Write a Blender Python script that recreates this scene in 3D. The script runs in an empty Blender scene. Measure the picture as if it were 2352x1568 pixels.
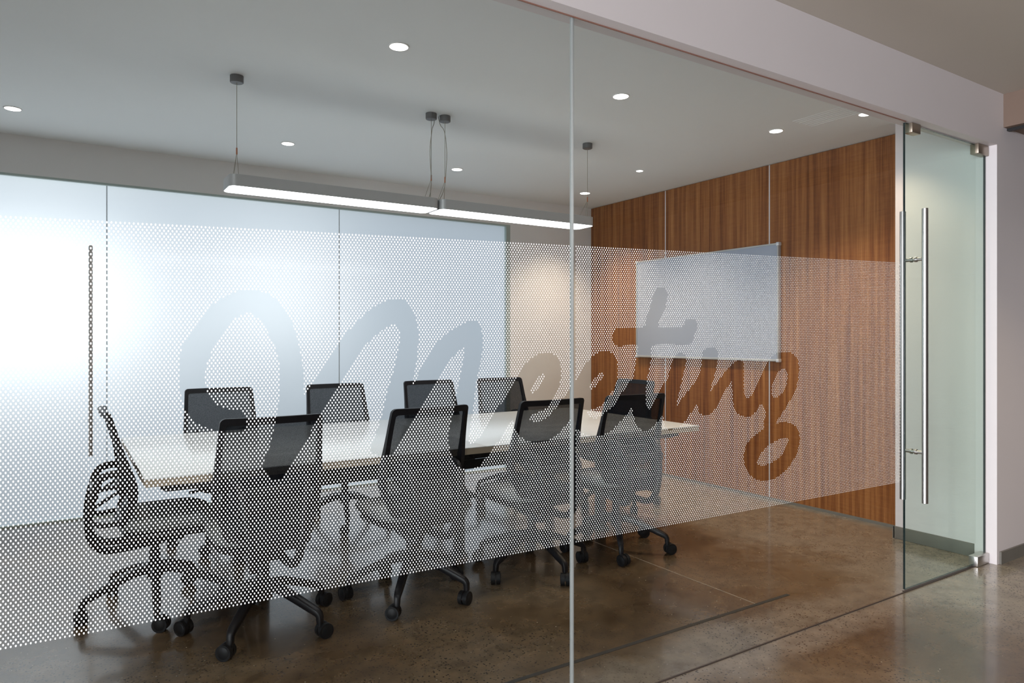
import bpy, bmesh, math, random
import numpy as np
from mathutils import Vector, Matrix
random.seed(4)
PI = math.pi
C = bpy.context.scene.collection

# ---------------------------------------------------------------- camera
F_PX, CX, HZ, EYE = 1598.0, 1176.0, 777.0, 1.38
VPX = 3668.0
nrm = math.hypot(VPX - CX, F_PX)
SA, CA = (VPX - CX) / nrm, F_PX / nrm        # right.x , forward.y
GY = 2.04                                    # plane of the front glass
CEIL = 2.87

def on_y(px, py, Y):
    """measured photo point -> (X, Z) on the wall plane at depth Y"""
    u = (px - CX) / F_PX
    d = Y / (SA - u * CA)
    return d * (CA + u * SA), EYE + d * (HZ - py) / F_PX

cam_d = bpy.data.cameras.new('camera')
cam = bpy.data.objects.new('camera', cam_d)
C.objects.link(cam)
cam.location = (0, 0, EYE)
cam.rotation_euler = (PI / 2, 0, math.atan2(SA, CA) - PI / 2)
cam_d.sensor_width = 36
cam_d.lens = 36 * F_PX / 2352
cam_d.shift_y = -(784 - HZ) / 2352
cam_d.clip_start = 0.02
bpy.context.scene.camera = cam

# ---------------------------------------------------------------- materials
def newmat(name):
    m = bpy.data.materials.new(name); m.use_nodes = True
    nt = m.node_tree
    b = nt.nodes['Principled BSDF']
    return m, nt, b, nt.nodes['Material Output']

def srgb(r, g, b):
    f = lambda c: (c / 255 / 12.92) if c <= 10 else ((c / 255 + .055) / 1.055) ** 2.4
    return (f(r), f(g), f(b), 1)

def pmat(name, col, rough=.5, metal=0, bump=0, scale=60, var=0.0, vscale=3, spec=.5):
    m, nt, b, out = newmat(name)
    b.inputs['Roughness'].default_value = rough
    b.inputs['Metallic'].default_value = metal
    b.inputs['Specular IOR Level'].default_value = spec
    tc = nt.nodes.new('ShaderNodeTexCoord')
    n = nt.nodes.new('ShaderNodeTexNoise'); n.inputs['Scale'].default_value = vscale
    n.inputs['Detail'].default_value = 4
    nt.links.new(tc.outputs['Object'], n.inputs['Vector'])
    mx = nt.nodes.new('ShaderNodeMix'); mx.data_type = 'RGBA'
    mx.inputs[6].default_value = tuple(c * (1 - var) for c in col[:3]) + (1,)
    mx.inputs[7].default_value = tuple(min(1, c * (1 + var)) for c in col[:3]) + (1,)
    nt.links.new(n.outputs['Fac'], mx.inputs[0])
    nt.links.new(mx.outputs[2], b.inputs['Base Color'])
    if bump:
        n2 = nt.nodes.new('ShaderNodeTexNoise'); n2.inputs['Scale'].default_value = scale
        nt.links.new(tc.outputs['Object'], n2.inputs['Vector'])
        bp = nt.nodes.new('ShaderNodeBump'); bp.inputs['Strength'].default_value = bump
        bp.inputs['Distance'].default_value = .002
        nt.links.new(n2.outputs['Fac'], bp.inputs['Height'])
        nt.links.new(bp.outputs[0], b.inputs['Normal'])
    return m

M_PAINT = pmat('paint_white', (.80, .79, .78, 1), .6, var=.02, bump=.05, scale=120)
M_HEAD = pmat('paint_header', (.74, .69, .69, 1), .6, var=.02, bump=.05, scale=120)
M_CEIL = pmat('paint_ceiling', (.83, .86, .86, 1), .75, var=.01)
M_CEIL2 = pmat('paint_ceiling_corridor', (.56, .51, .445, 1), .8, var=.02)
M_BEAM = pmat('raw_concrete_beam', (.19, .13, .098, 1), .75, var=.15, vscale=4, bump=.3, scale=40)
M_BASE = pmat('baseboard_paint', (.16, .15, .13, 1), .55, var=.15, vscale=8)
M_BLACK = pmat('black_plastic', (.005, .005, .007, 1), .42, spec=.28, bump=.1, scale=300, var=.1)
M_RUB = pmat('caster_rubber', (.005, .006, .008, 1), .5, spec=.3, var=.1)
M_SEAT = pmat('seat_fabric', (.11, .12, .12, 1), .8, bump=.4, scale=500, var=.15, vscale=50)
M_TOP = pmat('table_laminate', (.72, .755, .77, 1), .22, var=.01)
M_EDGE = pmat('table_edge_band', (.40, .34, .26, 1), .5, var=.05)
M_FRAME = pmat('table_frame', (.015, .015, .016, 1), .4, var=.1)
M_STEEL = pmat('brushed_steel', (.62, .60, .58, 1), .38, 1, var=.05, vscale=60)
M_ALU = pmat('satin_aluminium', (.52, .53, .53, 1), .45, .4, var=.03, vscale=20)
M_BRASS = pmat('warm_patch_metal', (.34, .28, .22, 1), .35, .8, var=.05)
M_DARKCAP = pmat('canopy_grey', (.14, .14, .14, 1), .45, .3, var=.05)
M_BOARD = pmat('whiteboard_surface', (.36, .40, .49, 1), .24, var=.01, vscale=1)  # blue of the reflected windows is put into the base colour
M_STRIP = pmat('panel_strip', (.72, .74, .78, 1), .3, .3, var=.03)
def translucent(name, col):
    m, nt, b, out = newmat(name); nt.nodes.remove(b)
    a = nt.nodes.new('ShaderNodeBsdfDiffuse'); a.inputs[0].default_value = col
    t = nt.nodes.new('ShaderNodeBsdfTranslucent'); t.inputs[0].default_value = col
    g = nt.nodes.new('ShaderNodeMixShader'); g.inputs[0].default_value = .5
    nt.links.new(a.outputs[0], g.inputs[1]); nt.links.new(t.outputs[0], g.inputs[2]); nt.links.new(g.outputs[0], out.inputs[0])
    return m
M_SEAL = translucent('silicone_joint', (.58, .61, .60, 1))
M_WIRE = pmat('steel_wire', (.38, .36, .30, 1), .4, .5, var=.05)
M_COPPER = pmat('crimp_copper', (.45, .16, .08, 1), .4, .5, var=.05)
M_TRACK = pmat('floor_track', (.09, .07, .06, 1), .4, .4, var=.1)
M_RED = pmat('red_sealant', (.30, .15, .11, 1), .6, var=.1)

def emit(name, col, s):
    m, nt, b, out = newmat(name)
    e = nt.nodes.new('ShaderNodeEmission'); e.inputs[0].default_value = col; e.inputs[1].default_value = s
    nt.links.new(e.outputs[0], out.inputs[0]); nt.nodes.remove(b)
    return m
M_LENS = emit('pendant_diffuser', (.97, .97, 1, 1), 8.0)
M_LAMP = emit('downlight_lamp', (1, .97, .9, 1), 8.0)

def glass(name, tint, refl):
    m, nt, b, out = newmat(name); nt.nodes.remove(b)
    t = nt.nodes.new('ShaderNodeBsdfTransparent'); t.inputs[0].default_value = tint
    g = nt.nodes.new('ShaderNodeBsdfGlossy'); g.inputs['Roughness'].default_value = 0.0
    g.inputs[0].default_value = (1, 1, 1, 1)
    fr = nt.nodes.new('ShaderNodeFresnel'); fr.inputs[0].default_value = 1.45
    mul = nt.nodes.new('ShaderNodeMath'); mul.operation = 'MULTIPLY'; mul.inputs[1].default_value = refl
    nt.links.new(fr.outputs[0], mul.inputs[0])
    mx = nt.nodes.new('ShaderNodeMixShader')
    nt.links.new(mul.outputs[0], mx.inputs[0])
    nt.links.new(t.outputs[0], mx.inputs[1]); nt.links.new(g.outputs[0], mx.inputs[2])
    nt.links.new(mx.outputs[0], out.inputs[0])
    return m
M_GLASS = glass('clear_glass', (.955, .975, .97, 1), .50)
M_DOORGLASS = glass('door_glass', (.80, .93, .88, 1), .38)
M_GBACK = glass('glass_inner_face', (.985, .995, .99, 1), 0.0)
M_DEDGE = pmat('dark_glass_edge', (.02, .035, .035, 1), .2, var=.05)

# frosted rear glazing: scatters the daylight standing behind it
m, nt, b, out = newmat('frosted_glass'); nt.nodes.remove(b)
tr = nt.nodes.new('ShaderNodeBsdfTranslucent'); tr.inputs[0].default_value = (.90, .94, .96, 1)
gl = nt.nodes.new('ShaderNodeBsdfGlossy'); gl.inputs['Roughness'].default_value = .12
fr = nt.nodes.new('ShaderNodeFresnel'); fr.inputs[0].default_value = 1.45
mx = nt.nodes.new('ShaderNodeMixShader')
nt.links.new(fr.outputs[0], mx.inputs[0]); nt.links.new(tr.outputs[0], mx.inputs[1]); nt.links.new(gl.outputs[0], mx.inputs[2])
nt.links.new(mx.outputs[0], out.inputs[0]); M_FROST = m

# white window film (thin vinyl, both shaders summed so the dots look brighter than lit)
m, nt, b, out = newmat('white_dot_vinyl'); nt.nodes.remove(b)
d1 = nt.nodes.new('ShaderNodeBsdfDiffuse'); d1.inputs[0].default_value = (.82, .83, .83, 1)
t1 = nt.nodes.new('ShaderNodeBsdfTranslucent'); t1.inputs[0].default_value = (.82, .83, .83, 1)
ad = nt.nodes.new('ShaderNodeAddShader')
nt.links.new(d1.outputs[0], ad.inputs[0]); nt.links.new(t1.outputs[0], ad.inputs[1])
nt.links.new(ad.outputs[0], out.inputs[0]); M_VINYL = m

# chair mesh: open weave, mostly opaque
m, nt, b, out = newmat('chair_mesh_weave')
b.inputs['Base Color'].default_value = (.008, .010, .014, 1); b.inputs['Roughness'].default_value = .7; b.inputs['Specular IOR Level'].default_value = .12
tp = nt.nodes.new('ShaderNodeBsdfTransparent')
tc = nt.nodes.new('ShaderNodeTexCoord')
nz = nt.nodes.new('ShaderNodeTexNoise'); nz.inputs['Scale'].default_value = 260
mr = nt.nodes.new('ShaderNodeMapRange'); mr.inputs[1].default_value = .3; mr.inputs[2].default_value = .7
mr.inputs[3].default_value = .08; mr.inputs[4].default_value = .15
nt.links.new(tc.outputs['Object'], nz.inputs['Vector']); nt.links.new(nz.outputs['Fac'], mr.inputs[0])
mx = nt.nodes.new('ShaderNodeMixShader')
nt.links.new(mr.outputs[0], mx.inputs[0]); nt.links.new(b.outputs[0], mx.inputs[1]); nt.links.new(tp.outputs[0], mx.inputs[2])
nt.links.new(mx.outputs[0], out.inputs[0]); M_MESH = m

def ramp(nt, stops):
    r = nt.nodes.new('ShaderNodeValToRGB')
    while len(r.color_ramp.elements) < len(stops): r.color_ramp.elements.new(.5)
    for e, (p, c) in zip(r.color_ramp.elements, stops): e.position = p; e.color = c
    return r

# walnut veneer, vertical grain
m, nt, b, out = newmat('walnut_veneer')
tc = nt.nodes.new('ShaderNodeTexCoord')
mp = nt.nodes.new('ShaderNodeMapping'); mp.inputs['Scale'].default_value = (1, 14, .28)
nt.links.new(tc.outputs['Object'], mp.inputs[0])
n1 = nt.nodes.new('ShaderNodeTexNoise'); n1.inputs['Scale'].default_value = 2.2; n1.inputs['Detail'].default_value = 8; n1.inputs['Distortion'].default_value = .3
nt.links.new(mp.outputs[0], n1.inputs['Vector'])
mp2 = nt.nodes.new('ShaderNodeMapping'); mp2.inputs['Scale'].default_value = (1, 90, 1.3)
nt.links.new(tc.outputs['Object'], mp2.inputs[0])
n2 = nt.nodes.new('ShaderNodeTexNoise'); n2.inputs['Scale'].default_value = 2.5; n2.inputs['Detail'].default_value = 5
nt.links.new(mp2.outputs[0], n2.inputs['Vector'])
mp3 = nt.nodes.new('ShaderNodeMapping'); mp3.inputs['Scale'].default_value = (1, 6, 60)
nt.links.new(tc.outputs['Object'], mp3.inputs[0])
n3 = nt.nodes.new('ShaderNodeTexNoise'); n3.inputs['Scale'].default_value = 1.2; n3.inputs['Detail'].default_value = 2
nt.links.new(mp3.outputs[0], n3.inputs['Vector'])
mA = nt.nodes.new('ShaderNodeMath'); mA.operation = 'MULTIPLY_ADD'; mA.inputs[1].default_value = .60
nt.links.new(n2.outputs['Fac'], mA.inputs[0])
mB = nt.nodes.new('ShaderNodeMath'); mB.operation = 'MULTIPLY_ADD'; mB.inputs[1].default_value = .16; mB.inputs[2].default_value = -.37
nt.links.new(n3.outputs['Fac'], mB.inputs[0]); nt.links.new(mB.outputs[0], mA.inputs[2])
mC = nt.nodes.new('ShaderNodeMath'); mC.operation = 'ADD'
nt.links.new(n1.outputs['Fac'], mC.inputs[0]); nt.links.new(mA.outputs[0], mC.inputs[1])
r = ramp(nt, [(.22, (.115, .034, .010, 1)), (.42, (.215, .074, .021, 1)), (.60, (.305, .120, .036, 1)), (.80, (.41, .180, .060, 1))])
nt.links.new(mC.outputs[0], r.inputs[0]); nt.links.new(r.outputs[0], b.inputs['Base Color'])
b.inputs['Roughness'].default_value = .38; b.inputs['Specular IOR Level'].default_value = .35
M_WOOD = m

# polished concrete floor
m, nt, b, out = newmat('polished_concrete')
tc = nt.nodes.new('ShaderNodeTexCoord')
def noise(scale, detail=6, rough=.6, dist=0, vec=None):
    n = nt.nodes.new('ShaderNodeTexNoise'); n.inputs['Scale'].default_value = scale
    n.inputs['Detail'].default_value = detail; n.inputs['Roughness'].default_value = rough; n.inputs['Distortion'].default_value = dist
    nt.links.new(vec or tc.outputs['Object'], n.inputs['Vector']); return n
na = noise(.9, 7, .6, .4)
ra = ramp(nt, [(.30, (.062, .036, .017, 1)), (.46, (.108, .070, .037, 1)), (.60, (.150, .108, .066, 1)), (.75, (.20, .160, .112, 1))])
nt.links.new(na.outputs['Fac'], ra.inputs[0])
nb = noise(9, 6, .7)
rb = ramp(nt, [(.28, (.60, .58, .56, 1)), (.5, (1, 1, 1, 1)), (.72, (1.35, 1.3, 1.24, 1))])
nt.links.new(nb.outputs['Fac'], rb.inputs[0])
# paler worn slab surface towards the walnut wall
sx = nt.nodes.new('ShaderNodeSeparateXYZ'); nt.links.new(tc.outputs['Object'], sx.inputs[0])
nw = noise(1.3, 5, .6)
wa = nt.nodes.new('ShaderNodeMath'); wa.operation = 'MULTIPLY_ADD'; wa.inputs[1].default_value = 1.5
nt.links.new(nw.outputs['Fac'], wa.inputs[0]); nt.links.new(sx.outputs[0], wa.inputs[2])
wr = nt.nodes.new('ShaderNodeMapRange'); wr.inputs[1].default_value = 4.45; wr.inputs[2].default_value = 4.75; wr.inputs[4].default_value = .95
nt.links.new(wa.outputs[0], wr.inputs[0])
ya = nt.nodes.new('ShaderNodeMath'); ya.operation = 'SUBTRACT'; ya.inputs[1].default_value = 2.08
nt.links.new(sx.outputs[1], ya.inputs[0])
yb = nt.nodes.new('ShaderNodeMath'); yb.operation = 'ABSOLUTE'; nt.links.new(ya.outputs[0], yb.inputs[0])
ny = noise(2.6, 5, .6)
yc_ = nt.nodes.new('ShaderNodeMath'); yc_.operation = 'MULTIPLY_ADD'; yc_.inputs[1].default_value = .35
nt.links.new(ny.outputs['Fac'], yc_.inputs[0]); nt.links.new(yb.outputs[0], yc_.inputs[2])
yr = nt.nodes.new('ShaderNodeMapRange'); yr.inputs[1].default_value = .30; yr.inputs[2].default_value = .42; yr.inputs[3].default_value = .8; yr.inputs[4].default_value = 0
nt.links.new(yc_.outputs[0], yr.inputs[0])
wmax = nt.nodes.new('ShaderNodeMath'); wmax.operation = 'MAXIMUM'
nt.links.new(wr.outputs[0], wmax.inputs[0]); nt.links.new(yr.outputs[0], wmax.inputs[1])
wm = nt.nodes.new('ShaderNodeMix'); wm.data_type = 'RGBA'; wm.inputs[7].default_value = (.235, .200, .158, 1)
nt.links.new(wmax.outputs[0], wm.inputs[0]); nt.links.new(ra.outputs[0], wm.inputs[6])
mul = nt.nodes.new('ShaderNodeMix'); mul.data_type = 'RGBA'; mul.blend_type = 'MULTIPLY'; mul.inputs[0].default_value = 1
nt.links.new(wm.outputs[2], mul.inputs[6]); nt.links.new(rb.outputs[0], mul.inputs[7])
# aggregate specks: dark, and a few pale ones
def specks(scale, thr, keep):
    v = nt.nodes.new('ShaderNodeTexVoronoi'); v.inputs['Scale'].default_value = scale
    nt.links.new(tc.outputs['Object'], v.inputs['Vector'])
    lt = nt.nodes.new('ShaderNodeMath'); lt.operation = 'LESS_THAN'; lt.inputs[1].default_value = thr
    nt.links.new(v.outputs['Distance'], lt.inputs[0])
    sp = nt.nodes.new('ShaderNodeSeparateColor'); nt.links.new(v.outputs['Color'], sp.inputs[0])
    l2 = nt.nodes.new('ShaderNodeMath'); l2.operation = 'LESS_THAN'; l2.inputs[1].default_value = keep
    nt.links.new(sp.outputs[0], l2.inputs[0])
    mm = nt.nodes.new('ShaderNodeMath'); mm.operation = 'MULTIPLY'
    nt.links.new(lt.outputs[0], mm.inputs[0]); nt.links.new(l2.outputs[0], mm.inputs[1]); return mm
patch = noise(1.1, 3, .5)
pr = ramp(nt, [(.37, (0, 0, 0, 1)), (.50, (1, 1, 1, 1))]); nt.links.new(patch.outputs['Fac'], pr.inputs[0])
s1 = specks(72, .29, .6)
s1m = nt.nodes.new('ShaderNodeMath'); s1m.operation = 'MULTIPLY'
nt.links.new(s1.outputs[0], s1m.inputs[0]); nt.links.new(pr.outputs[0], s1m.inputs[1])
mxd = nt.nodes.new('ShaderNodeMix'); mxd.data_type = 'RGBA'; mxd.inputs[7].default_value = (.022, .017, .015, 1)
nt.links.new(s1m.outputs[0], mxd.inputs[0]); nt.links.new(mul.outputs[2], mxd.inputs[6])
s2 = specks(42, .13, .08)
mxl = nt.nodes.new('ShaderNodeMix'); mxl.data_type = 'RGBA'; mxl.inputs[7].default_value = (.42, .37, .28, 1)
nt.links.new(s2.outputs[0], mxl.inputs[0]); nt.links.new(mxd.outputs[2], mxl.inputs[6])
nt.links.new(mxl.outputs[2], b.inputs['Base Color'])
nr = noise(2.3, 5, .6)
mr = nt.nodes.new('ShaderNodeMapRange'); mr.inputs[3].default_value = .10; mr.inputs[4].default_value = .44
nt.links.new(nr.outputs['Fac'], mr.inputs[0]); nt.links.new(mr.outputs[0], b.inputs['Roughness'])
b.inputs['Specular IOR Level'].default_value = .6
b.inputs['Coat Weight'].default_value = .48; b.inputs['Coat Roughness'].default_value = .10
bp = nt.nodes.new('ShaderNodeBump'); bp.inputs['Strength'].default_value = .12; bp.inputs['Distance'].default_value = .003
nt.links.new(nb.outputs['Fac'], bp.inputs['Height']); nt.links.new(bp.outputs[0], b.inputs['Normal'])
M_FLOOR = m
M_JOINT = pmat('floor_joint_filler', (.028, .025, .021, 1), .6, var=.3, vscale=30)
M_JOINT2 = pmat('floor_joint_pale', (.26, .21, .16, 1), .5, var=.2, vscale=30)

# ---------------------------------------------------------------- mesh helpers
def link(name, me, mat, parent=None, smooth=None):
    o = bpy.data.objects.new(name, me); C.objects.link(o)
    if mat: me.materials.append(mat)
    if parent: o.parent = parent
    return o

def finish(name, bm, mat, parent=None, smooth=35):
    bmesh.ops.recalc_face_normals(bm, faces=bm.faces)
    me = bpy.data.meshes.new(name); bm.to_mesh(me); bm.free()
    if smooth:
        me.polygons.foreach_set('use_smooth', [True] * len(me.polygons))
        me.set_sharp_from_angle(angle=math.radians(smooth))
    return link(name, me, mat, parent)

def abox(bm, x0, x1, y0, y1, z0, z1, bev=0, seg=2):
    r = bmesh.ops.create_cube(bm, size=1)
    vs = r['verts']
    for v in vs:
        v.co = Vector((x0 + (v.co.x + .5) * (x1 - x0), y0 + (v.co.y + .5) * (y1 - y0), z0 + (v.co.z + .5) * (z1 - z0)))
    if bev:
        es = list({e for v in vs for e in v.link_edges})
        bmesh.ops.bevel(bm, geom=es, offset=bev, segments=seg, affect='EDGES', profile=.5)

def box(name, x0, x1, y0, y1, z0, z1, mat, parent=None, bev=0):
    bm = bmesh.new(); abox(bm, x0, x1, y0, y1, z0, z1, bev)
    return finish(name, bm, mat, parent, smooth=35 if bev else None)

def cyl(bm, p0, p1, r0, r1=None, n=20, cap=True):
    r1 = r0 if r1 is None else r1
    p0, p1 = Vector(p0), Vector(p1)
    q = (p1 - p0).to_track_quat('Z', 'Y')
    ra = []
    for p, r in ((p0, r0), (p1, r1)):
        ra.append([bm.verts.new(p + q @ Vector((r * math.cos(2 * PI * i / n), r * math.sin(2 * PI * i / n), 0))) for i in range(n)])
    for i in range(n):
        bm.faces.new((ra[0][i], ra[0][(i + 1) % n], ra[1][(i + 1) % n], ra[1][i]))
    if cap:
        bm.faces.new(ra[0][::-1]); bm.faces.new(ra[1])

def lathe(bm, prof, n=24, c=(0, 0)):
    rings = [[bm.verts.new((c[0] + r * math.cos(2 * PI * i / n), c[1] + r * math.sin(2 * PI * i / n), z)) for i in range(n)] for r, z in prof]
    for a, b_ in zip(rings, rings[1:]):
        for i in range(n):
            bm.faces.new((a[i], a[(i + 1) % n], b_[(i + 1) % n], b_[i]))
    bm.faces.new(rings[0][::-1]); bm.faces.new(rings[-1])

def cr(pts, k=4, closed=False):
    """Catmull-Rom through the points"""
    pts = [np.array(p, float) for p in pts]; n = len(pts); out = []
    rng = range(n) if closed else range(n - 1)
    for i in rng:
        g = lambda j: pts[j % n] if closed else pts[min(max(j, 0), n - 1)]
        p0, p1, p2, p3 = g(i - 1), g(i), g(i + 1), g(i + 2)
        for s in range(k):
            t = s / k
            out.append(.5 * ((2 * p1) + (p2 - p0) * t + (2 * p0 - 5 * p1 + 4 * p2 - p3) * t * t + (3 * p1 - p0 - 3 * p2 + p3) * t ** 3))
    if not closed: out.append(pts[-1])
    return out

def sweep(bm, path, size, up=(1, 0, 0), n=10, power=4):
    """tube with a rounded-rectangle section (w along 'up', h across); size: list of (w, h) or one"""
    path = [Vector(p) for p in path]; up = Vector(up).normalized(); rings = []
    for i, p in enumerate(path):
        t = (path[min(i + 1, len(path) - 1)] - path[max(i - 1, 0)]).normalized()
        a = (up - t * up.dot(t)).normalized(); c = t.cross(a)
        w, h = size[i] if isinstance(size, list) else size
        ring = []
        for k in range(n * 2):
            an = 2 * PI * k / (n * 2)
            cs, sn = math.cos(an), math.sin(an)
            e = 2 / power
            ring.append(bm.verts.new(p + a * (w / 2 * math.copysign(abs(cs) ** e, cs)) + c * (h / 2 * math.copysign(abs(sn) ** e, sn))))
        rings.append(ring)
    m = n * 2
    for a, b_ in zip(rings, rings[1:]):
        for i in range(m):
            bm.faces.new((a[i], a[(i + 1) % m], b_[(i + 1) % m], b_[i]))
    bm.faces.new(rings[0][::-1]); bm.faces.new(rings[-1])

def tag(o, label=None, cat=None, group=None, kind=None):
    if label: o['label'] = label
    if cat: o['category'] = cat
    if group: o['group'] = group
    if kind: o['kind'] = kind
    return o

def empty(name, loc=(0, 0, 0), rz=0):
    o = bpy.data.objects.new(name, None); C.objects.link(o); o.empty_display_size = .1
    o.location = loc; o.rotation_euler = (0, 0, rz); return o

def S(o, label=None, cat=None):
    return tag(o, label, cat, kind='structure')

def copy_tree(o, parent=None):
    c = o.copy(); C.objects.link(c)
    if parent: c.parent = parent
    for ch in list(o.children): copy_tree(ch, c)
    return c

# ---------------------------------------------------------------- room shell
XL, XR, YB = -1.59, 5.09, 6.24
PIER = 4.83          # white return wall beside the door
XD0, XD1 = 3.845, 4.775
HB = 2.562           # underside of header
BEAM_X = 4.865

S(box('floor', -6, 18, -5, YB + 1.5, -.12, 0, M_FLOOR), 'polished brown speckled concrete floor running under the glass wall', 'floor')
S(box('ceiling', XL, XR + .1, 2.085, YB + .12, CEIL, CEIL + .1, M_CEIL), 'flat white ceiling of the meeting room with recessed lights', 'ceiling')
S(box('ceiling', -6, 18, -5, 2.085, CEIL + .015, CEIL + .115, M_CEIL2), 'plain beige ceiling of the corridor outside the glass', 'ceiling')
S(box('wall_right', XR + .012, XR + .12, 2.62, YB, 0, CEIL, M_PAINT), 'plain wall carrying the walnut panels', 'wall')
S(box('wall_left', XL - .1, XL, 2.1, YB, 0, CEIL, M_PAINT), 'white side wall left of the long table', 'wall')
# rear wall: bulkhead over the frosted glazing and the solid part by the wood
WX1, WZ = 3.98, 2.585
bm = bmesh.new()
abox(bm, XL, WX1, YB, YB + .12, WZ, CEIL)
abox(bm, WX1, XR + .12, YB, YB + .12, 0, CEIL)
S(finish('wall_back', bm, M_PAINT, smooth=None), 'beige painted wall above and right of the frosted glazing', 'wall')
# front: header over the glass, wall right of the door
bm = bmesh.new()
abox(bm, -6, XD1 + .005, 1.975, 2.085, HB, CEIL + .015)
abox(bm, XD1 + .005, 18, 1.975, 2.10, 0, CEIL + .015)
abox(bm, PIER, XR + .12, 2.10, 2.62, 0, CEIL)
abox(bm, -6, XL, 1.975, 2.10, 0, HB)
S(finish('wall_front', bm, M_HEAD, smooth=None), 'pinkish white header and wall framing the glass front', 'wall')
# corridor shell
M_FAR = pmat('corridor_dark_wall', (.05, .045, .04, 1), .8, var=.1)
S(box('wall_corridor', -6, 18, -5.1, -5, 0, CEIL, M_FAR), 'far wall of the corridor', 'wall')
bm = bmesh.new()
abox(bm, -6.1, -6, -5, -3.7, 0, CEIL); abox(bm, -6.1, -6, 1.3, 2, 0, CEIL)
abox(bm, -6.1, -6, -3.7, 1.3, 0, .15); abox(bm, -6.1, -6, -3.7, 1.3, 2.55, CEIL)  # opening made up to let the fill lamp shine in
S(finish('wall_corridor_left', bm, M_CEIL2, smooth=None), 'left end wall of the corridor with an opening added for the fill light', 'wall')
bm = bmesh.new()  # frame added around the opening of the unseen fill lamp
for yy in (-3.7, -2.05, -.40, 1.26): abox(bm, -6.08, -6.03, yy, yy + .04, .15, 2.55)
abox(bm, -6.08, -6.03, -3.7, 1.3, .15, .19); abox(bm, -6.08, -6.03, -3.7, 1.3, 2.51, 2.55)
S(finish('fill_opening_frame', bm, M_FRAME, smooth=None), 'dark frame added around the unseen corridor fill light', 'window')
S(box('wall_corridor_right', 18, 18.1, -5, 2, 0, CEIL, M_FAR), 'right end wall of the corridor', 'wall')
S(box('trim_1', BEAM_X, BEAM_X + .5, -3, 1.975, 2.68, CEIL + .015, M_BEAM), 'brown concrete beam crossing the corridor ceiling at right', 'beam')
bm = bmesh.new(); abox(bm, BEAM_X + .045, BEAM_X + .075, -3, 1.975, 2.665, 2.68)  # dark strip put in for the shade under the beam
S(finish('trim_2', bm, M_FRAME, smooth=None), 'dark strip standing in for the shadow gap under the concrete beam', 'trim')

# walnut panels + pale joint strips
seams = [6.24, 5.06, 3.83, 2.62]
for i in range(3):
    o = box('wood_panel', XR - .012, XR + .012, seams[i + 1] + .005, seams[i] - .005, .012, CEIL - .004, M_WOOD)
    o.data.transform(Matrix.Translation((0, 0, 0)))
    tag(o, ['walnut veneer wall panel in the far corner beside the beige wall', 'walnut veneer wall panel behind most of the whiteboard',
            'walnut veneer wall panel between the whiteboard and the glass door'][i], 'wall panel', 'walnut panels on the end wall')
for i in (1, 2):
    o = box('trim_%d' % (i + 2), XR - .013, XR + .010, seams[i] - .005, seams[i] + .005, .012, CEIL - .004, M_STRIP)
    S(o, ['pale vertical joint strip left of the whiteboard centre', 'pale vertical joint strip near the right end of the whiteboard'][i - 1], 'trim')
S(box('baseboard_right', XR - .02, XR + .012, 2.62, YB, 0, .022, M_BASE), 'thin dark base strip under the walnut panels', 'baseboard')
bm = bmesh.new(); abox(bm, PIER - .012, PIER, 2.10, 2.63, 0, .085, .003); abox(bm, PIER - .012, XR, 2.62, 2.632, 0, .085)
S(finish('baseboard_pier', bm, M_BASE), 'worn grey baseboard behind the glass door', 'baseboard')
S(box('baseboard_front', XD1 + .035, 18, 1.963, 1.975, 0, .075, M_BASE), 'dark baseboard on the wall right of the door', 'baseboard')

# floor joints and the track under the glass
S(box('trim_5', XL, 3.28, 2.343, 2.365, -.002, .0012, M_JOINT), 'dark saw-cut floor joint parallel to the glass', 'joint')
S(box('trim_6', 3.018, 3.024, 2.362, YB, -.002, .0010, M_JOINT2), 'thin pale floor joint running into the room', 'joint')
bm = bmesh.new()
abox(bm, XL, XD0, GY - .013, GY - .0066, 0, .004)
S(finish('trim_7', bm, M_TRACK, smooth=None), 'dark metal floor channel holding the glass', 'track')
S(box('trim_8', XL, XD0, GY - .014, GY - .009, HB - .004, HB + .001, M_RED), 'thin reddish sealant line along the top of the glass', 'seal')
S(box('trim_9', XD0, XD1, GY - .013, GY + .008, -.001, .003, M_TRACK), 'dark threshold strip below the glass door', 'threshold')

# ---------------------------------------------------------------- front glass
def pane(name, x0, x1, z0, z1, y, mat, t=.012, edge=None):
    """thin sheet (two faces) plus solid green edges"""
    bm = bmesh.new()
    for yy in (y - t / 2, y + t / 2):
        v = [bm.verts.new(p) for p in ((x0, yy, z0), (x1, yy, z0), (x1, yy, z1), (x0, yy, z1))]
        bm.faces.new(v if yy < y else v[::-1])
    bm.verts.ensure_lookup_table()
    bm.faces.ensure_lookup_table(); bm.faces[1].material_index = 2
    a = bm.verts[0:4]; b_ = bm.verts[4:8]
    for i in range(4) if edge else ():
        f = bm.faces.new((a[i], b_[i], b_[(i + 1) % 4], a[(i + 1) % 4])); f.material_index = 1
    me = bpy.data.meshes.new(name); bm.to_mesh(me); bm.free()
    o = link(name, me, mat); me.materials.append(edge or M_SEAL); me.materials.append(M_GBACK); return o

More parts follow.
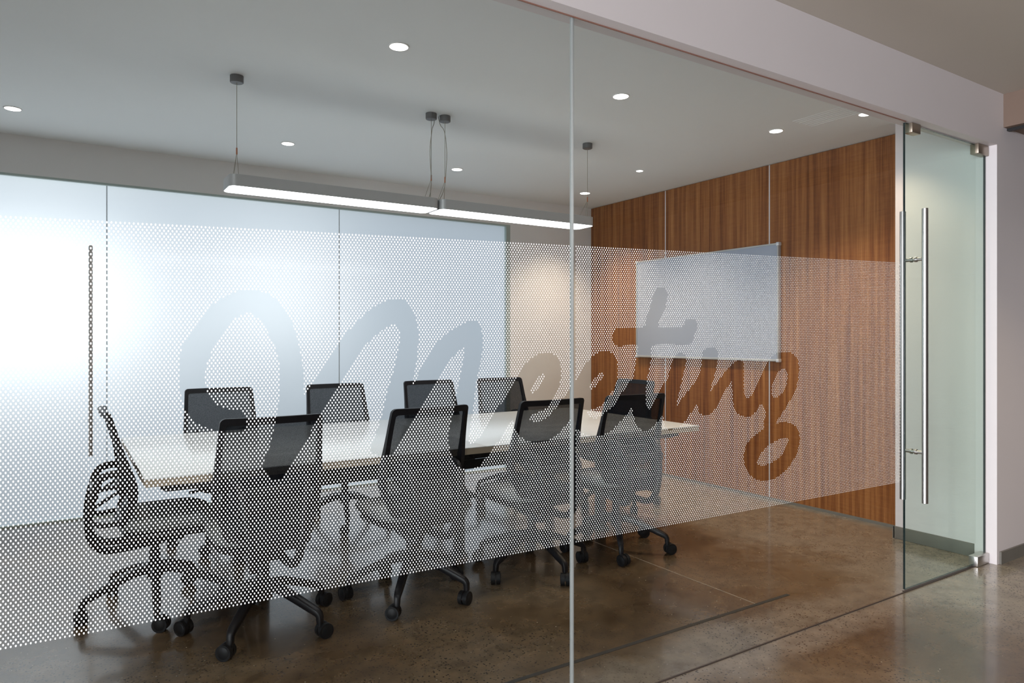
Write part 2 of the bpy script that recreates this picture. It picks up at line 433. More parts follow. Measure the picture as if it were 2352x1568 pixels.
J1 = 1.570
w0 = S(pane('window_1', XL, -.703, .002, HB, GY, M_GLASS), 'clear glass wall panel at far left outside the picture', 'glass panel')
w1 = S(pane('window_2', -.697, J1 - .004, .002, HB, GY, M_GLASS), 'large clear glass wall panel left of the vertical joint with white dot film', 'glass panel')
w2 = S(pane('window_3', J1 + .004, XD0 - .004, .002, HB, GY, M_GLASS), 'clear glass wall panel between the vertical joint and the door with white dot film', 'glass panel')
for n_, xx in ((10, -.70), (11, J1)):
    bm = bmesh.new(); abox(bm, xx - .0050, xx + .0050, GY - .0066, GY + .0066, .004, HB, .001)
    S(finish('trim_%d' % n_, bm, M_SEAL), ['silicone joint between the two leftmost glass panels', 'grey silicone joint between the two dotted glass panels'][n_ - 10], 'joint')

# ---- printed film: staggered white dots with the word "Meeting" left clear
R5 = lambda L: [(300 + x / 2.613, 600 + y / 2.613) for x, y in L]
R6 = lambda L: [(1100 + x / 2.613, 550 + y / 2.613) for x, y in L]
outl = R5([(293,700),(300,560),(340,460),(440,320),(560,215),(700,172),(830,200),(920,280),(985,410),(1020,560),(1040,700),(1042,800),
 (1100,735),(1200,570),(1300,430),(1450,280),(1580,228),(1650,240),(1700,310),(1725,430),(1715,600),(1692,742),
 (1750,640),(1850,480),(1950,400),(2050,358),(2095,385),(2112,470),(2100,600),(2070,740),(2055,880),(2035,1010),(2035,1100)]) + \
 R6([(20,1170),(60,1090),(130,990),(200,890),(250,790),(320,710),(400,678),(455,695),(488,750),(488,840),(465,920),(410,1005),(330,1045),(302,1066),
 (320,1095),(370,1090),(430,1050),(500,960),(560,880),(620,780),(680,705),(745,670),(800,685),(830,740),(831,831),(812,891),(779,938),(735,995),
 (680,1015),(650,1036),(665,1062),(700,1075),(731,1061),(765,1035),(812,995),(833,965),(862,917),(902,859),(929,818),(943,720),(950,634),
 (840,638),(812,620),(800,585),(812,550),(842,531),(988,526),(1005,470),(1030,400),(1050,325),(1070,297),(1095,288),(1125,305),(1130,350),
 (1110,430),(1075,523),(1218,525),(1238,488),(1272,475),(1302,490),(1310,520),(1292,560),(1285,600),(1262,626),(1045,632),(1035,700),(1016,800),
 (1008,837),(1003,891),(1000,943),(1006,998),(1017,1024),(1045,986),(1079,917),(1110,870),(1137,823),(1155,750),(1170,705),(1195,685),(1225,685),
 (1245,710),(1238,760),(1220,833),(1207,891),(1188,976),(1189,997),(1212,969),(1239,928),(1280,881),(1317,815),(1335,764),(1338,715),(1347,675),
 (1370,653),(1400,646),(1428,660),(1435,700),(1425,770),(1400,860),(1390,910),(1440,845),(1490,780),(1540,732),(1572,725),(1590,760),(1590,850),
 (1592,920),(1605,948),(1628,945),(1655,900),(1690,830),(1730,745),(1765,700),(1810,678),(1870,680),(1908,715),(1920,780),(1908,870),(1880,940),
 (1840,1010),(1800,1070),(1785,1105),(1830,1095),(1890,1112),(1920,1160),(1922,1230),(1893,1310),(1845,1380),(1780,1430),(1710,1448),(1640,1422),
 (1602,1370),(1590,1300),(1608,1230),(1650,1180),(1710,1135),(1708,1090),(1725,1040),(1710,1010),(1692,985),(1670,1020),(1640,1052),(1600,1062),
 (1555,1042),(1530,1000),(1522,920),(1515,850),(1470,920),(1420,1010),(1390,1045),(1360,1055),(1328,1040),(1315,1010),(1310,985),(1265,1048),
 (1225,1100),(1190,1126),(1150,1139),(1131,1133),(1116,1115),(1110,1085),(1105,1056),(1079,1082),(1045,1121),(1019,1142),(998,1147),(980,1142),
 (959,1124),(941,1090),(925,1050),(917,1003),(875,1063),(833,1103),(792,1147),(745,1168),(700,1176),(640,1168),(590,1135),(565,1090),(558,1050),
 (500,1140),(440,1190),(370,1217),(310,1212),(250,1180),(215,1130),(200,1085),(160,1140),(100,1230),(40,1311)]) + \
 R5([(2080,1232),(2010,1247),(1950,1212),(1915,1120),(1912,1020),(1940,900),(1962,780),(1985,660),(2003,545),(1990,520),(1900,610),(1800,785),
 (1720,900),(1620,1080),(1583,1140),(1530,1162),(1470,1158),(1442,1125),(1453,1090),(1505,941),(1540,790),(1590,620),(1622,450),(1610,395),(1575,373),
 (1500,420),(1400,510),(1300,650),(1180,850),(1050,1070),(960,1230),(910,1290),(870,1308),(820,1280),(797,1215),(830,1130),(870,960),(893,820),
 (898,640),(862,500),(790,370),(720,310),(640,330),(560,410),(485,540),(450,640),(447,720),(462,800),(505,860),(590,888),(650,892),(682,920),
 (695,965),(690,1005),(650,1025),(590,1025),(500,1010),(400,970),(335,890),(300,790)])
holes = [R6([(388,803),(396,822),(360,888),(308,932),(320,880),(352,828)]),
         R6([(742,792),(748,815),(704,880),(666,908),(672,868),(704,820)]),
         R6([(1835,772),(1853,800),(1846,870),(1820,922),(1790,947),(1762,942),(1755,900),(1770,840),(1800,790)]),
         R6([(1845,1190),(1858,1215),(1820,1290),(1760,1338),(1700,1357),(1670,1345),(1680,1300),(1730,1240),(1790,1202)])]
polys = [np.array(cr(p, 3, True)) for p in [outl] + holes]

def inside(P):
    """even-odd test for an (n,2) array"""
    res = np.zeros(len(P), bool)
    x, y = P[:, 0], P[:, 1]
    for q in polys:
        a = q; b_ = np.roll(q, -1, 0)
        for (x0, y0), (x1, y1) in zip(a, b_):
            if y0 == y1: continue
            c = ((y0 > y) != (y1 > y)) & (x < (x1 - x0) * (y - y0) / (y1 - y0) + x0)
            res ^= c
    return res

VX, VY, A = 4179.0, 713.0, 11.8 / 4179
def film(k, row):
    """dot grid position (column k, half-row) -> measured point"""
    s = 1 / (1 + A * k)
    y0 = 497.5 + 7.19 * row
    return VX - VX * s, VY + (y0 - VY) * s
ks, rows = [], []
for row in range(0, 139):
    off = .5 * (row % 2)
    k = np.arange(-62, 352) + off + .1
    ks.append(k); rows.append(np.full(len(k), row, float))
ks = np.concatenate(ks); rows = np.concatenate(rows)
cx_, cy_ = film(ks, rows)
ok = (cx_ < 2067)
ks, rows, cx_, cy_ = ks[ok], rows[ok], cx_[ok], cy_[ok]
ins = inside(np.stack([cx_, cy_], 1))
ks, rows = ks[~ins], rows[~ins]
NV = 12
an = np.arange(NV) * 2 * PI / NV
kk = ks[:, None] + .188 * np.cos(an)[None]; rr = rows[:, None] + .37 * np.sin(an)[None]
vx, vy = film(kk, rr)
vin = inside(np.stack([vx.ravel(), vy.ravel()], 1)).reshape(vx.shape)
bad = np.where(vin.any(1))[0]
if len(bad):                          # trim dots at the letter edges
    lo = np.zeros((len(bad), NV)); hi = np.ones((len(bad), NV)); bv = vin[bad]
    for _ in range(5):
        md = (lo + hi) / 2
        mk = ks[bad][:, None] + .188 * md * np.cos(an); mrr = rows[bad][:, None] + .37 * md * np.sin(an)
        px_, py_ = film(mk, mrr)
        im = inside(np.stack([px_.ravel(), py_.ravel()], 1)).reshape(md.shape)
        hi = np.where(im, md, hi); lo = np.where(im, lo, md)
    sc = np.where(bv, lo, 1)
    kk[bad] = ks[bad][:, None] + .188 * sc * np.cos(an); rr[bad] = rows[bad][:, None] + .37 * sc * np.sin(an)
    vx, vy = film(kk, rr)
FY = GY - .0063
U = (vx - CX) / F_PX; D = FY / (SA - U * CA)
WX = D * (CA + U * SA); WZ_ = EYE + D * (HZ - vy) / F_PX
cxw = WX.mean(1)
def dots(name, sel, parent, label):
    X, Z = WX[sel].ravel(), WZ_[sel].ravel(); n = len(X)
    co = np.stack([X, np.full(n, FY), Z], 1).astype(np.float32)
    me = bpy.data.meshes.new(name)
    me.vertices.add(n); me.vertices.foreach_set('co', co.ravel())
    nf = n // NV
    me.loops.add(n); me.loops.foreach_set('vertex_index', np.arange(n, dtype=np.int32))
    me.polygons.add(nf); me.polygons.foreach_set('loop_start', np.arange(nf, dtype=np.int32) * NV)
    me.polygons.foreach_set('loop_total', np.full(nf, NV, dtype=np.int32))
    me.update(calc_edges=True); me.validate()
    o = link(name, me, M_VINYL, parent); tag(o, label, kind='stuff'); return o
dots('dot_film', (cxw > -.69) & (cxw < J1 - .012), w1, 'white dot film, the first letters of the word Meeting left clear in brush script')
dots('dot_film', (cxw > J1 + .012) & (cxw < XD0 - .006), w2, 'white dot film, the last letters of the word Meeting left clear in brush script')

# ---------------------------------------------------------------- doors
def pull_handle(parent, x, y, zc=1.285, L=1.61, off=.06, sides=(-1, 1)):
    """bars on both faces of a glass door joined by two through posts"""
    out_ = []
    for s in sides:
        bm = bmesh.new()
        yy = y + s * off
        n = 24; r = .0155
        prof = [(.0, zc - L / 2), (r - .001, zc - L / 2), (r, zc - L / 2 + .001), (r, zc + L / 2 - .001), (r - .001, zc + L / 2), (0.0, zc + L / 2)]
        lathe(bm, prof[1:-1], n, (x, yy))
        o = finish('handle_bar', bm, M_STEEL, parent)
        out_.append(o)
    for zz in (zc - .53, zc + .53):
        bm = bmesh.new()
        cyl(bm, (x, y - off, zz), (x, y + off, zz), .0095, n=20)
        for s in (-1, 1):
            cyl(bm, (x, y + s * .007, zz), (x, y + s * .017, zz), .0145, n=20)
        finish('handle_post', bm, M_STEEL, parent)

d1 = S(pane('door_1', XD0 + .004, XD1 - .006, .012, HB - .006, GY, M_DOORGLASS, edge=M_DEDGE), 'frameless green tinted glass door with long steel pull bars', 'door')
pull_handle(d1, 3.948, GY)
def patch(name, x0, x1, z0, z1, y0, y1, parent, mat, label=None):
    o = box(name, x0, x1, y0, y1, z0, z1, mat, parent, bev=.004)
    if label: o['label'] = label
    return o
patch('patch_fitting', XD0 + .045, XD0 + .135, HB - .055, HB - .001, GY - .022, GY + .022, d1, M_BRASS, 'warm metal clamp at the top left of the door')
patch('patch_fitting', XD1 - .135, XD1 - .002, HB - .062, HB - .001, GY - .024, GY + .024, d1, M_BRASS, 'metal pivot clamp at the top right of the door')
patch('patch_fitting', XD1 - .15, XD1 - .002, .002, .062, GY - .026, GY + .026, d1, M_STEEL, 'scuffed steel pivot clamp at the foot of the door')

# rear frosted glazing
def frost(name, x0, x1, label):
    bm = bmesh.new(); abox(bm, x0 + .004, x1 - .004, YB + .03, YB + .042, .012, WZ - .014)
    # only the room-side face carries the frosting: keep single sheet
    for f in list(bm.faces):
        if abs(f.normal.y) < .5 or f.normal.y > 0: bm.faces.remove(f)
    o = finish(name, bm, M_FROST, smooth=None)
    return S(o, label, 'window')
frost('door_2', -1.587, .269, 'frosted glass sliding panel with a long dark pull bar at the left of the rear glazing')
frost('window_4', .269, 2.125, 'frosted glass panel in the middle of the rear glazing')
frost('window_5', 2.125, WX1 - .05, 'frosted glass panel of the rear glazing next to the beige wall')
pull_handle(bpy.data.objects['door_2'], .159, YB + .03, off=.06, sides=(-1,))
bm = bmesh.new()
abox(bm, XL, WX1, YB + .0, YB + .05, WZ - .016, WZ)
abox(bm, WX1 - .05, WX1, YB + .0, YB + .05, 0, WZ - .016)
abox(bm, XL, WX1, YB + .005, YB + .05, 0, .012)
S(finish('trim_12', bm, pmat('window_frame_green', (.42, .50, .47, 1), .4, .2, var=.05), smooth=None), 'slim grey green frame around the frosted rear glazing', 'frame')
bm = bmesh.new()
for xx in (.269, 2.125): abox(bm, xx - .002, xx + .002, YB + .026, YB + .034, .012, WZ - .016)
S(finish('trim_13', bm, M_SEAL, smooth=None), 'vertical joints of the frosted rear glazing', 'joint')

# ---------------------------------------------------------------- table
TX0, TX1, TY0, TY1, TZ = .30, 3.91, 3.555, 5.13, .742
tb = tag(empty('conference_table', ((TX0 + TX1) / 2, (TY0 + TY1) / 2, 0)), 'long white conference table with a beige edge in the middle of the room', 'table')
ox, oy = tb.location.x, tb.location.y
def tbox(bm, x0, x1, y0, y1, z0, z1, bev=0): abox(bm, x0 - ox, x1 - ox, y0 - oy, y1 - oy, z0, z1, bev)
xm = (TX0 + TX1) / 2
for a, b_ in ((TX0, xm - .0015), (xm + .0015, TX1)):
    bm = bmesh.new(); tbox(bm, a, b_, TY0, TY1, TZ - .005, TZ, .0015); finish('tabletop', bm, M_TOP, tb)
bm = bmesh.new(); tbox(bm, TX0 + .001, TX1 - .001, TY0 + .001, TY1 - .001, TZ - .040, TZ - .005)
o = finish('edge_band', bm, M_EDGE, tb, smooth=None); o['label'] = 'beige edge of the tabletop'
bm = bmesh.new()
for yy in (TY0 + .16, TY1 - .22): tbox(bm, TX0 + .10, TX1 - .10, yy, yy + .06, TZ - .10, TZ - .042, .004)
for xx in (TX0 + .08, xm - .03, TX1 - .14): tbox(bm, xx, xx + .06, TY0 + .12, TY1 - .12, TZ - .085, TZ - .043, .004)
tbox(bm, TX0 + .3, TX1 - .3, oy - .12, oy + .12, TZ - .17, TZ - .086, .004)
tbox(bm, TX0 + .40, TX1 - .30, TY0 + .150, TY0 + .158, TZ - .155, TZ - .10)
finish('under_frame', bm, M_FRAME, tb)
for xx in (TX0 + .60, xm, TX1 - .64):
    for yy in (3.91, 4.54):
        bm = bmesh.new(); tbox(bm, xx - .03, xx + .03, yy - .03, yy + .03, .02, TZ - .084, .004)
        tbox(bm, xx - .04, xx + .04, yy - .055, yy + .055, 0.0, .022, .004)
        finish('leg', bm, M_FRAME, tb)

# ---------------------------------------------------------------- chairs
prof = cr([(-.243, 1.030), (-.222, .96), (-.196, .87), (-.165, .78), (-.137, .70), (-.128, .63), (-.145, .55), (-.172, .47)], 4)
pa = np.array(prof); seglen = np.r_[0, np.cumsum(np.linalg.norm(np.diff(pa, axis=0), axis=1))]; TOT = seglen[-1]
def back_pt(x, s, dy=0):
    """x across, s = distance down from the top edge"""
    y = np.interp(s, seglen, pa[:, 0]); z = np.interp(s, seglen, pa[:, 1])
    wv = .223 + .018 * min(1, s / .30) - .05 * max(0, (s - .42) / .16)
    xx = x * wv / .215
    return (xx, y + .55 * (x * x) * (1 if s < .5 else .6) + dy, z)

def make_chair():
    root = empty('office_chair')
    # five legs with casters
    for i in range(5):
        bm = bmesh.new()
        path = [(.02, 0, .203), (.07, 0, .203), (.12, 0, .194), (.20, 0, .164), (.28, 0, .133), (.312, 0, .120), (.324, 0, .112), (.330, 0, .100), (.332, 0, .068)]
        n = len(path); size = []
        for j in range(n):
            t = j / (n - 1); size.append((.050 - .022 * t, .044 - .017 * t))
        sweep(bm, path, size, up=(0, 1, 0), n=8)
        leg = finish('leg', bm, M_BLACK, root); leg.rotation_euler = (0, 0, 0)
        bm = bmesh.new()
        for s in (-1, 1):
            c0 = Vector((.352, s * .004, .035)); c1 = Vector((.352, s * .026, .035))
            cyl(bm, c0, c1, .035, n=28)
            cyl(bm, c1, Vector((.352, s * .028, .035)), .026, .022, n=20)
        cyl(bm, (.332, 0, .03), (.332, 0, .075), .010, n=12)
        sweep(bm, cr([(.332, 0, .064), (.352, 0, .060), (.372, 0, .048), (.379, 0, .032)], 3), (.012, .012), up=(0, 1, 0), n=5)
        bmesh.ops.translate(bm, verts=bm.verts, vec=(-.332, 0, 0))
        ca = finish('caster', bm, M_RUB, leg); ca.location = (.332, 0, 0)
    bm = bmesh.new(); lathe(bm, [(.030, .150), (.036, .155), (.040, .180), (.048, .190), (.050, .215), (.036, .235), (.030, .24)])
    finish('hub', bm, M_BLACK, root)
    bm = bmesh.new(); lathe(bm, [(.026, .235), (.026, .30), (.020, .302), (.020, .372)])
    finish('gas_column', bm, M_BLACK, root)
    bm = bmesh.new(); abox(bm, -.075, .075, -.12, .13, .345, .405, .015, 3)
    cyl(bm, (.07, .05, .375), (.20, .07, .372), .006, n=10); cyl(bm, (.19, .07, .372), (.235, .075, .370), .010, n=10)
    finish('tilt_mechanism', bm, M_BLACK, root)
    # seat
    def seat(z0, z1, w, d, yc, rim, nm, mat):
        bm = bmesh.new(); N = 48; rings = []
        for f, zz in ((.90, z0), (.97, z0 + rim * .4), (1, z0 + (z1 - z0) * .5), (.985, z1 - rim * .6), (.94, z1 - rim * .15), (.80, z1), (.4, z1 - .006)):
            ring = []
            for k in range(N):
                a = 2 * PI * k / N; cs, sn = math.cos(a), math.sin(a)
                e = 2 / 4.2
                x = math.copysign(abs(cs) ** e, cs) * w / 2 * f; y = math.copysign(abs(sn) ** e, sn) * d / 2 * f
                drop = -.028 * max(0, (y / (d / 2) - .45) / .55) ** 2
                ring.append(bm.verts.new((x, yc + y, zz + drop)))
            rings.append(ring)
        for a, b2 in zip(rings, rings[1:]):
            for k in range(N): bm.faces.new((a[k], a[(k + 1) % N], b2[(k + 1) % N], b2[k]))
        bm.faces.new(rings[0][::-1]); bm.faces.new(rings[-1])
        return finish(nm, bm, mat, root, smooth=50)
    seat(.400, .440, .44, .43, .055, .02, 'seat_pan', M_BLACK)
    seat(.440, .505, .475, .465, .06, .03, 'seat_cushion', M_SEAT)
    # back frame (ring) and mesh panel
    HW, SB, RC = .215, TOT, .022
    def rring(hw, s0, s1, r, n=7):
        pts = []
        for cx2, cs2, a0 in ((hw - r, s0 + r, 0), (-(hw - r), s0 + r, 90), (-(hw - r), s1 - r, 180), (hw - r, s1 - r, 270)):
            for k in range(n):
                a = math.radians(a0 + 90 * k / (n - 1))
                pts.append((cx2 + r * math.cos(a), cs2 - r * math.sin(a)))
        full = []
        m2 = len(pts)
        for i in range(m2):
            p, q = pts[i], pts[(i + 1) % m2]
            L = math.hypot(q[0] - p[0], q[1] - p[1]); st = max(1, int(L / .035)) if L > .04 else 1
            if (i + 1) % n == 0: st = 14
            for k in range(st): full.append((p[0] + (q[0] - p[0]) * k / st, p[1] + (q[1] - p[1]) * k / st))
        return full
    outer = rring(HW, 0, SB, RC); inner = rring(HW - .022, .034, SB - .04, RC * .6)
    bm = bmesh.new(); R = []
    for (xo, so), (xi, si) in zip(outer, inner):
        th = .011 + .030 * math.exp(-((so - .36) / .13) ** 2) * (1 if abs(xo) > .15 else .4)
        R.append([bm.verts.new(back_pt(xo, so, .010)), bm.verts.new(back_pt(xo, so, -th)), bm.verts.new(back_pt(xi, si, -th)), bm.verts.new(back_pt(xi, si, .010))])
    m2 = len(R)
    for i in range(m2):
        a, b2 = R[i], R[(i + 1) % m2]
        for k in range(4): bm.faces.new((a[k], a[(k + 1) % 4], b2[(k + 1) % 4], b2[k]))
    finish('back_frame', bm, M_BLACK, root, smooth=50)
    bm = bmesh.new(); nx, ns = 16, 30; grid = []
    for j in range(ns + 1):
        s = .012 + (SB - .03) * j / ns
        grid.append([bm.verts.new(back_pt(-.200 + .4 * i / nx, s, .003)) for i in range(nx + 1)])
    for j in range(ns):
        for i in range(nx): bm.faces.new((grid[j][i], grid[j][i + 1], grid[j + 1][i + 1], grid[j + 1][i]))
    finish('back_mesh', bm, M_MESH, root, smooth=60)
    # support yoke: two J bars behind the back joined under the seat, with braces
    bm = bmesh.new()
    J = cr([(-.140, .722), (-.195, .728), (-.245, .708), (-.272, .64), (-.290, .55), (-.294, .47), (-.276, .395), (-.225, .352), (-.13, .348), (.03, .360)], 4)
    for s in (-1, 1):
        path = []
        for i, (y, z) in enumerate(J):
            t = i / (len(J) - 1); x = s * (.165 - .10 * t)
            path.append((x, y, z))
        sweep(bm, path, (.034, .036), n=8)
        sweep(bm, cr([(s * .155, -.268, .655), (s * .160, -.21, .665), (s * .165, -.135, .66)], 3), (.022, .022), n=6)
        sweep(bm, cr([(s * .135, -.285, .56), (s * .15, -.235, .60), (s * .16, -.16, .648)], 3), (.016, .016), n=6)
        sweep(bm, cr([(s * .125, -.288, .50), (s * .14, -.24, .485), (s * .15, -.168, .49)], 3), (.022, .026), n=6)
    abox(bm, -.16, .16, -.285, -.255, .61, .66, .006)
    abox(bm, -.12, .12, -.304, -.275, .44, .53, .006)
    abox(bm, -.15, .15, -.175, -.135, .62, .70, .008)
    finish('support_yoke', bm, M_BLACK, root)
    return root

proto = make_chair()
R_ = math.radians
G = 'mesh back chairs around the conference table'
chairs = [ # x, y, facing (deg, 0 = +Y), leg phase, label
 (.790, 3.44, -1, 0, 'black mesh chair on the glass side, nearest the camera, left end of the row'),
 (1.565, 3.45, 4, 0, 'black mesh chair second from the left on the glass side of the table'),
 (2.360, 3.46, 0, 36, 'black mesh chair third from left on the glass side, crossed by the glass joint'),
 (3.045, 3.48, -6, 0, 'black mesh chair on the glass side at the right end of the row'),
 (.915, 5.052, 180, 8, 'black mesh chair on the window side, leftmost behind the table'),
 (1.755, 5.052, 180, 20, 'black mesh chair second from the left on the window side of the table'),
 (2.550, 5.052, 180, 5, 'black mesh chair third from the left on the window side of the table'),
 (3.240, 5.052, 178, 30, 'black mesh chair rightmost on the window side, in front of the beige wall'),
 (.385, 4.00, -90, 0, 'black mesh chair seen in profile at the left end of the table'),
 (3.850, 4.40, 90, 20, 'black mesh chair at the right end of the table facing away from the walnut wall')]
for i, (x, y, f, ph, lab) in enumerate(chairs):
    c = proto if i == 0 else copy_tree(proto)
    c.location = (x, y, 0); c.rotation_euler = (0, 0, R_(f))
    tag(c, lab, 'chair', G)
    k = 0
    for ch in c.children:
        if ch.name.startswith('leg'):
            world = (90 + 72 * k + ph) if i != 8 else (-90 + 72 * k - 4)
            ch.rotation_euler = (0, 0, R_(world - f)); k += 1
            for cc in ch.children: cc.rotation_euler = (0, 0, R_(random.choice((-95, -60, -35, 10, 40, 65, 100))))

# ---------------------------------------------------------------- whiteboard
wbx = XR - .012
wb = tag(empty('whiteboard', (wbx, 4.583, 1.185)), 'large blank whiteboard in a thin aluminium frame on the walnut wall', 'whiteboard')
y0, y1, z0, z1 = -.868, .868, 0, 1.0
bm = bmesh.new(); abox(bm, -.030, -.014, y0 + .012, y1 - .012, z0 + .012, z1 - .012); finish('writing_surface', bm, M_BOARD, wb, smooth=None)
bm = bmesh.new()
abox(bm, -.038, 0, y0, y1, z1 - .014, z1, .003); abox(bm, -.038, 0, y0, y1, z0, z0 + .018, .003)
abox(bm, -.038, 0, y0, y0 + .014, z0 + .01, z1 - .01, .003); abox(bm, -.038, 0, y1 - .014, y1, z0 + .01, z1 - .01, .003)
finish('frame', bm, M_ALU, wb)
for yy in (y0, y1):
    for zz in (z0, z1):
        bm = bmesh.new(); abox(bm, -.041, 0, yy - .006 if yy < 0 else yy - .022, yy + .022 if yy < 0 else yy + .006, zz - .006 if zz == 0 else zz - .022, zz + .022 if zz == 0 else zz + .006, .004)
        finish('corner_cap', bm, M_STRIP, wb)

# ---------------------------------------------------------------- pendants
def pendant(x0, x1, label):
    yc, w, zb, h = 4.245, .225, 2.240, .066
    L = x1 - x0
    root = tag(empty('pendant_light', ((x0 + x1) / 2, yc, CEIL)), label, 'pendant lamp', 'linear pendant lamps over the table')
    def rr_(hl, hw, r, n=8):
        pts = []
        for cx2, cy2, a0 in ((hl - r, hw - r, 0), (-(hl - r), hw - r, 90), (-(hl - r), -(hw - r), 180), (hl - r, -(hw - r), 270)):
            for k in range(n):
                a = math.radians(a0 + 90 * k / (n - 1)); pts.append((cx2 + r * math.cos(a), cy2 + r * math.sin(a)))
        return pts
    zb -= CEIL
    bm = bmesh.new(); rings = []
    for (g, z) in ((.004, zb), (0, zb), (0, zb + h), (.004, zb + h + .002)):
        rings.append([bm.verts.new((x, y, z)) for x, y in rr_(L / 2 - g, w / 2 - g, .042)])
    for a, b2 in zip(rings, rings[1:]):
        m2 = len(a)
        for k in range(m2): bm.faces.new((a[k], a[(k + 1) % m2], b2[(k + 1) % m2], b2[k]))
    bm.faces.new(rings[-1])
    inr = [bm.verts.new((x, y, zb + .010)) for x, y in rr_(L / 2 - .004, w / 2 - .004, .038)]
    for k in range(len(inr)): bm.faces.new((rings[0][k], inr[k], inr[(k + 1) % len(inr)], rings[0][(k + 1) % len(inr)]))
    finish('housing', bm, M_ALU, root)
    bm = bmesh.new()
    lo = [bm.verts.new((x, y, zb - .001)) for x, y in rr_(L / 2 - .005, w / 2 - .005, .037)]
    hi2 = [bm.verts.new((x, y, zb + .008)) for x, y in rr_(L / 2 - .005, w / 2 - .005, .037)]
    bm.faces.new(lo); bm.faces.new(hi2[::-1])
    for k in range(len(lo)): bm.faces.new((lo[k], hi2[k], hi2[(k + 1) % len(lo)], lo[(k + 1) % len(lo)]))
    o = finish('diffuser', bm, M_LENS, root, smooth=None); o['label'] = 'glowing white underside'
    for s in (-1, 1):
        xx = s * (L / 2 - .045); yy = -.075
        bm = bmesh.new(); lathe(bm, [(.033, -.040), (.037, -.037), (.037, -.001)], 28, (xx, yy)); finish('canopy', bm, M_DARKCAP, root)
        bm = bmesh.new()
        zt = zb + h; zj = zt + .13
        cyl(bm, (xx, yy, -.04), (xx, yy, zj), .0018, n=8)
        for dx, dy in ((-.018, -.02), (.022, .055), (.0, .12)):
            cyl(bm, (xx, yy, zj), (xx + dx, yy + dy, zt), .0014, n=8)
        finish('cable', bm, M_WIRE, root)
        bm = bmesh.new(); cyl(bm, (xx, yy, zj - .012), (xx, yy, zj + .026), .0042, n=10); finish('crimp', bm, M_COPPER, root)
    return root, L, yc, zb, h
pA = pendant(.772, 2.083, 'long grey linear pendant lamp over the left half of the table')
pB = pendant(2.095, 3.405, 'long grey linear pendant lamp over the right half of the table')
# slack power cords at the inner ends
for rt, L, sx, ex in ((pA[0], pA[1], 1, .045), (pB[0], pB[1], -1, -.045)):
    xx = sx * (L / 2 - .045); zt = pA[3] + pA[4]
    bm = bmesh.new()
    pth = cr([(xx + ex * .85, -.05, -.002), (xx + ex * .6, -.06, -.06), (xx + ex * .1, -.078, -.11), (xx - ex * .25, -.080, -.25), (xx - ex * .05, -.078, -.42), (xx + ex * .1, -.06, zt + .06), (xx + ex * .3, .0, zt)], 5)
    sweep(bm, pth, (.0045, .0045), n=4, power=2); finish('power_cord', bm, M_WIRE, rt)

# ---------------------------------------------------------------- downlights
def downlight(x, y, r, label, power=16, col=(1, .80, .58), z=CEIL, lamp=True, grp='round recessed ceiling lights'):
    root = tag(empty('downlight', (x, y, z)), label, 'ceiling light', grp)
    bm = bmesh.new(); lathe(bm, [(r + .007, -.0005), (r + .006, -.004), (r, -.0045), (r, -.0015)], 36); finish('trim_ring', bm, M_PAINT, root)
    bm = bmesh.new(); lathe(bm, [(r - .001, -.0045), (r * .9, -.006), (r * .5, -.0075)], 36)
    finish('lens', bm, M_LAMP, root)
    if lamp:
        ld = bpy.data.lights.new('downlight_beam', 'SPOT'); ld.energy = power; ld.color = col
        ld.spot_size = math.radians(105); ld.spot_blend = .8; ld.shadow_soft_size = .05
        lo = bpy.data.objects.new('downlight_beam', ld); C.objects.link(lo); lo.location = (x, y, z - .03)
    return root
DL = [(1.43, 3.30, .047, 'large recessed light at the top centre of the picture'),
      (2.873, 3.24, .047, 'recessed light just right of the vertical glass joint'),
      (4.29, 3.18, .045, 'recessed light near the walnut wall, above the whiteboard'),
      (-.29, 5.54, .045, 'recessed light at the left edge of the picture'),
      (1.428, 5.40, .045, 'recessed light above the left pendant lamp'),
      (2.90, 5.42, .045, 'recessed light above the middle of the rear glazing'),
      (4.48, 5.60, .050, 'recessed light in the far corner by the walnut wall'),
      (4.29, 4.59, .030, 'small recessed light between the pendant and the walnut wall'),
      (4.465, 2.62, .040, 'recessed light just above the top of the glass door')]
for x, y, r, lab in DL:
    downlight(x, y, r, lab, power=24 if y < 3 else 60 if x > 4 else (38 if x < 0 else 14), col=(1, .78, .55) if x > 4 else (1, .88, .76))
downlight(-.02, 3.3, .047, 'recessed light outside the left edge of the picture', 14)

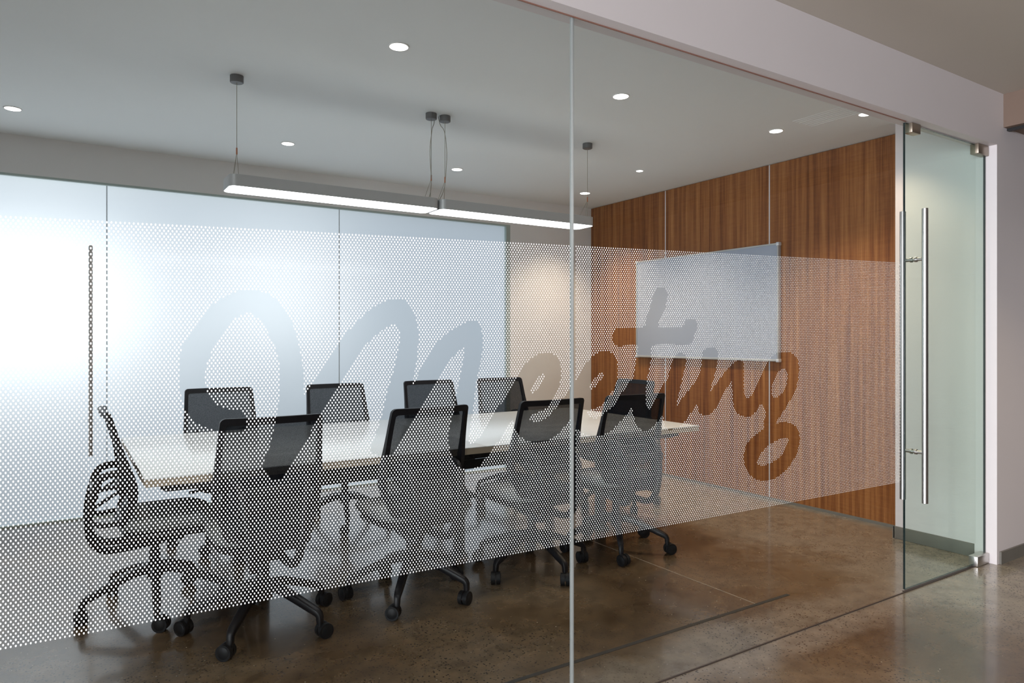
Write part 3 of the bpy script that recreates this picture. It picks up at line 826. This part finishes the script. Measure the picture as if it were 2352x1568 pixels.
# slotted air grille near the door
bm = bmesh.new()
for k in range(7): abox(bm, 4.20 + k * .035, 4.218 + k * .035, 2.60, 2.98, CEIL - .0015, CEIL)
tag(finish('air_grille', bm, M_CEIL, smooth=None), 'faint slotted white air grille in the ceiling near the door', 'grille')

# ---------------------------------------------------------------- lights
def area(name, loc, rot, sx, sy, e, col):
    ld = bpy.data.lights.new(name, 'AREA'); ld.shape = 'RECTANGLE'; ld.size = sx; ld.size_y = sy; ld.energy = e; ld.color = col
    o = bpy.data.objects.new(name, ld); C.objects.link(o); o.location = loc; o.rotation_euler = rot; return o
back = (-PI / 2, 0, 0)       # shines towards -Y
area('daylight_sky', (1.3, 8.4, 1.5), back, 8, 3.0, 29, (.89, .94, 1))
area('daylight_left', (-.25, 6.95, 1.65), back, 1.3, .9, 7.5, (1, 1, 1))
area('daylight_spot', (1.58, 7.0, 1.78), back, .9, .8, 2.9, (1, .99, .98))
area('corridor_fill', (-6.15, -1.2, 1.35), (0, -PI / 2, 0), 2.3, 4.9, 880, (.90, .93, 1))  # unseen area lamp added to light the corridor from the left
# unseen fill spots added to brighten the header and corridor
for i, (x, y) in enumerate(((0.5, .9), (7.6, .7))):
    ld = bpy.data.lights.new('corridor_fill_spot', 'SPOT'); ld.shadow_soft_size = 0; ld.energy = 90; ld.color = (1, .92, .90)
    ld.spot_size = R_(160); ld.spot_blend = .6
    o = bpy.data.objects.new('corridor_fill_spot', ld); C.objects.link(o); o.location = (x, y, CEIL - .02)
ld = bpy.data.lights.new('beam_spot', 'SPOT'); ld.energy = 34; ld.color = (1, .78, .5); ld.spot_size = 1.4; ld.spot_blend = .8
o = bpy.data.objects.new('beam_spot', ld); C.objects.link(o); o.location = (4.66, 1.05, CEIL - .03)

w = bpy.data.worlds.new('world'); bpy.context.scene.world = w; w.use_nodes = True
w.node_tree.nodes['Background'].inputs[0].default_value = (.75, .85, 1, 1)
w.node_tree.nodes['Background'].inputs[1].default_value = .35

vs = bpy.context.scene.view_settings
vs.view_transform = 'Standard'; vs.look = 'None'; vs.exposure = 0.30; vs.gamma = 1; vs.use_curve_mapping = False
bpy.context.scene.cycles.max_bounces = 10
bpy.context.scene.cycles.transparent_max_bounces = 24
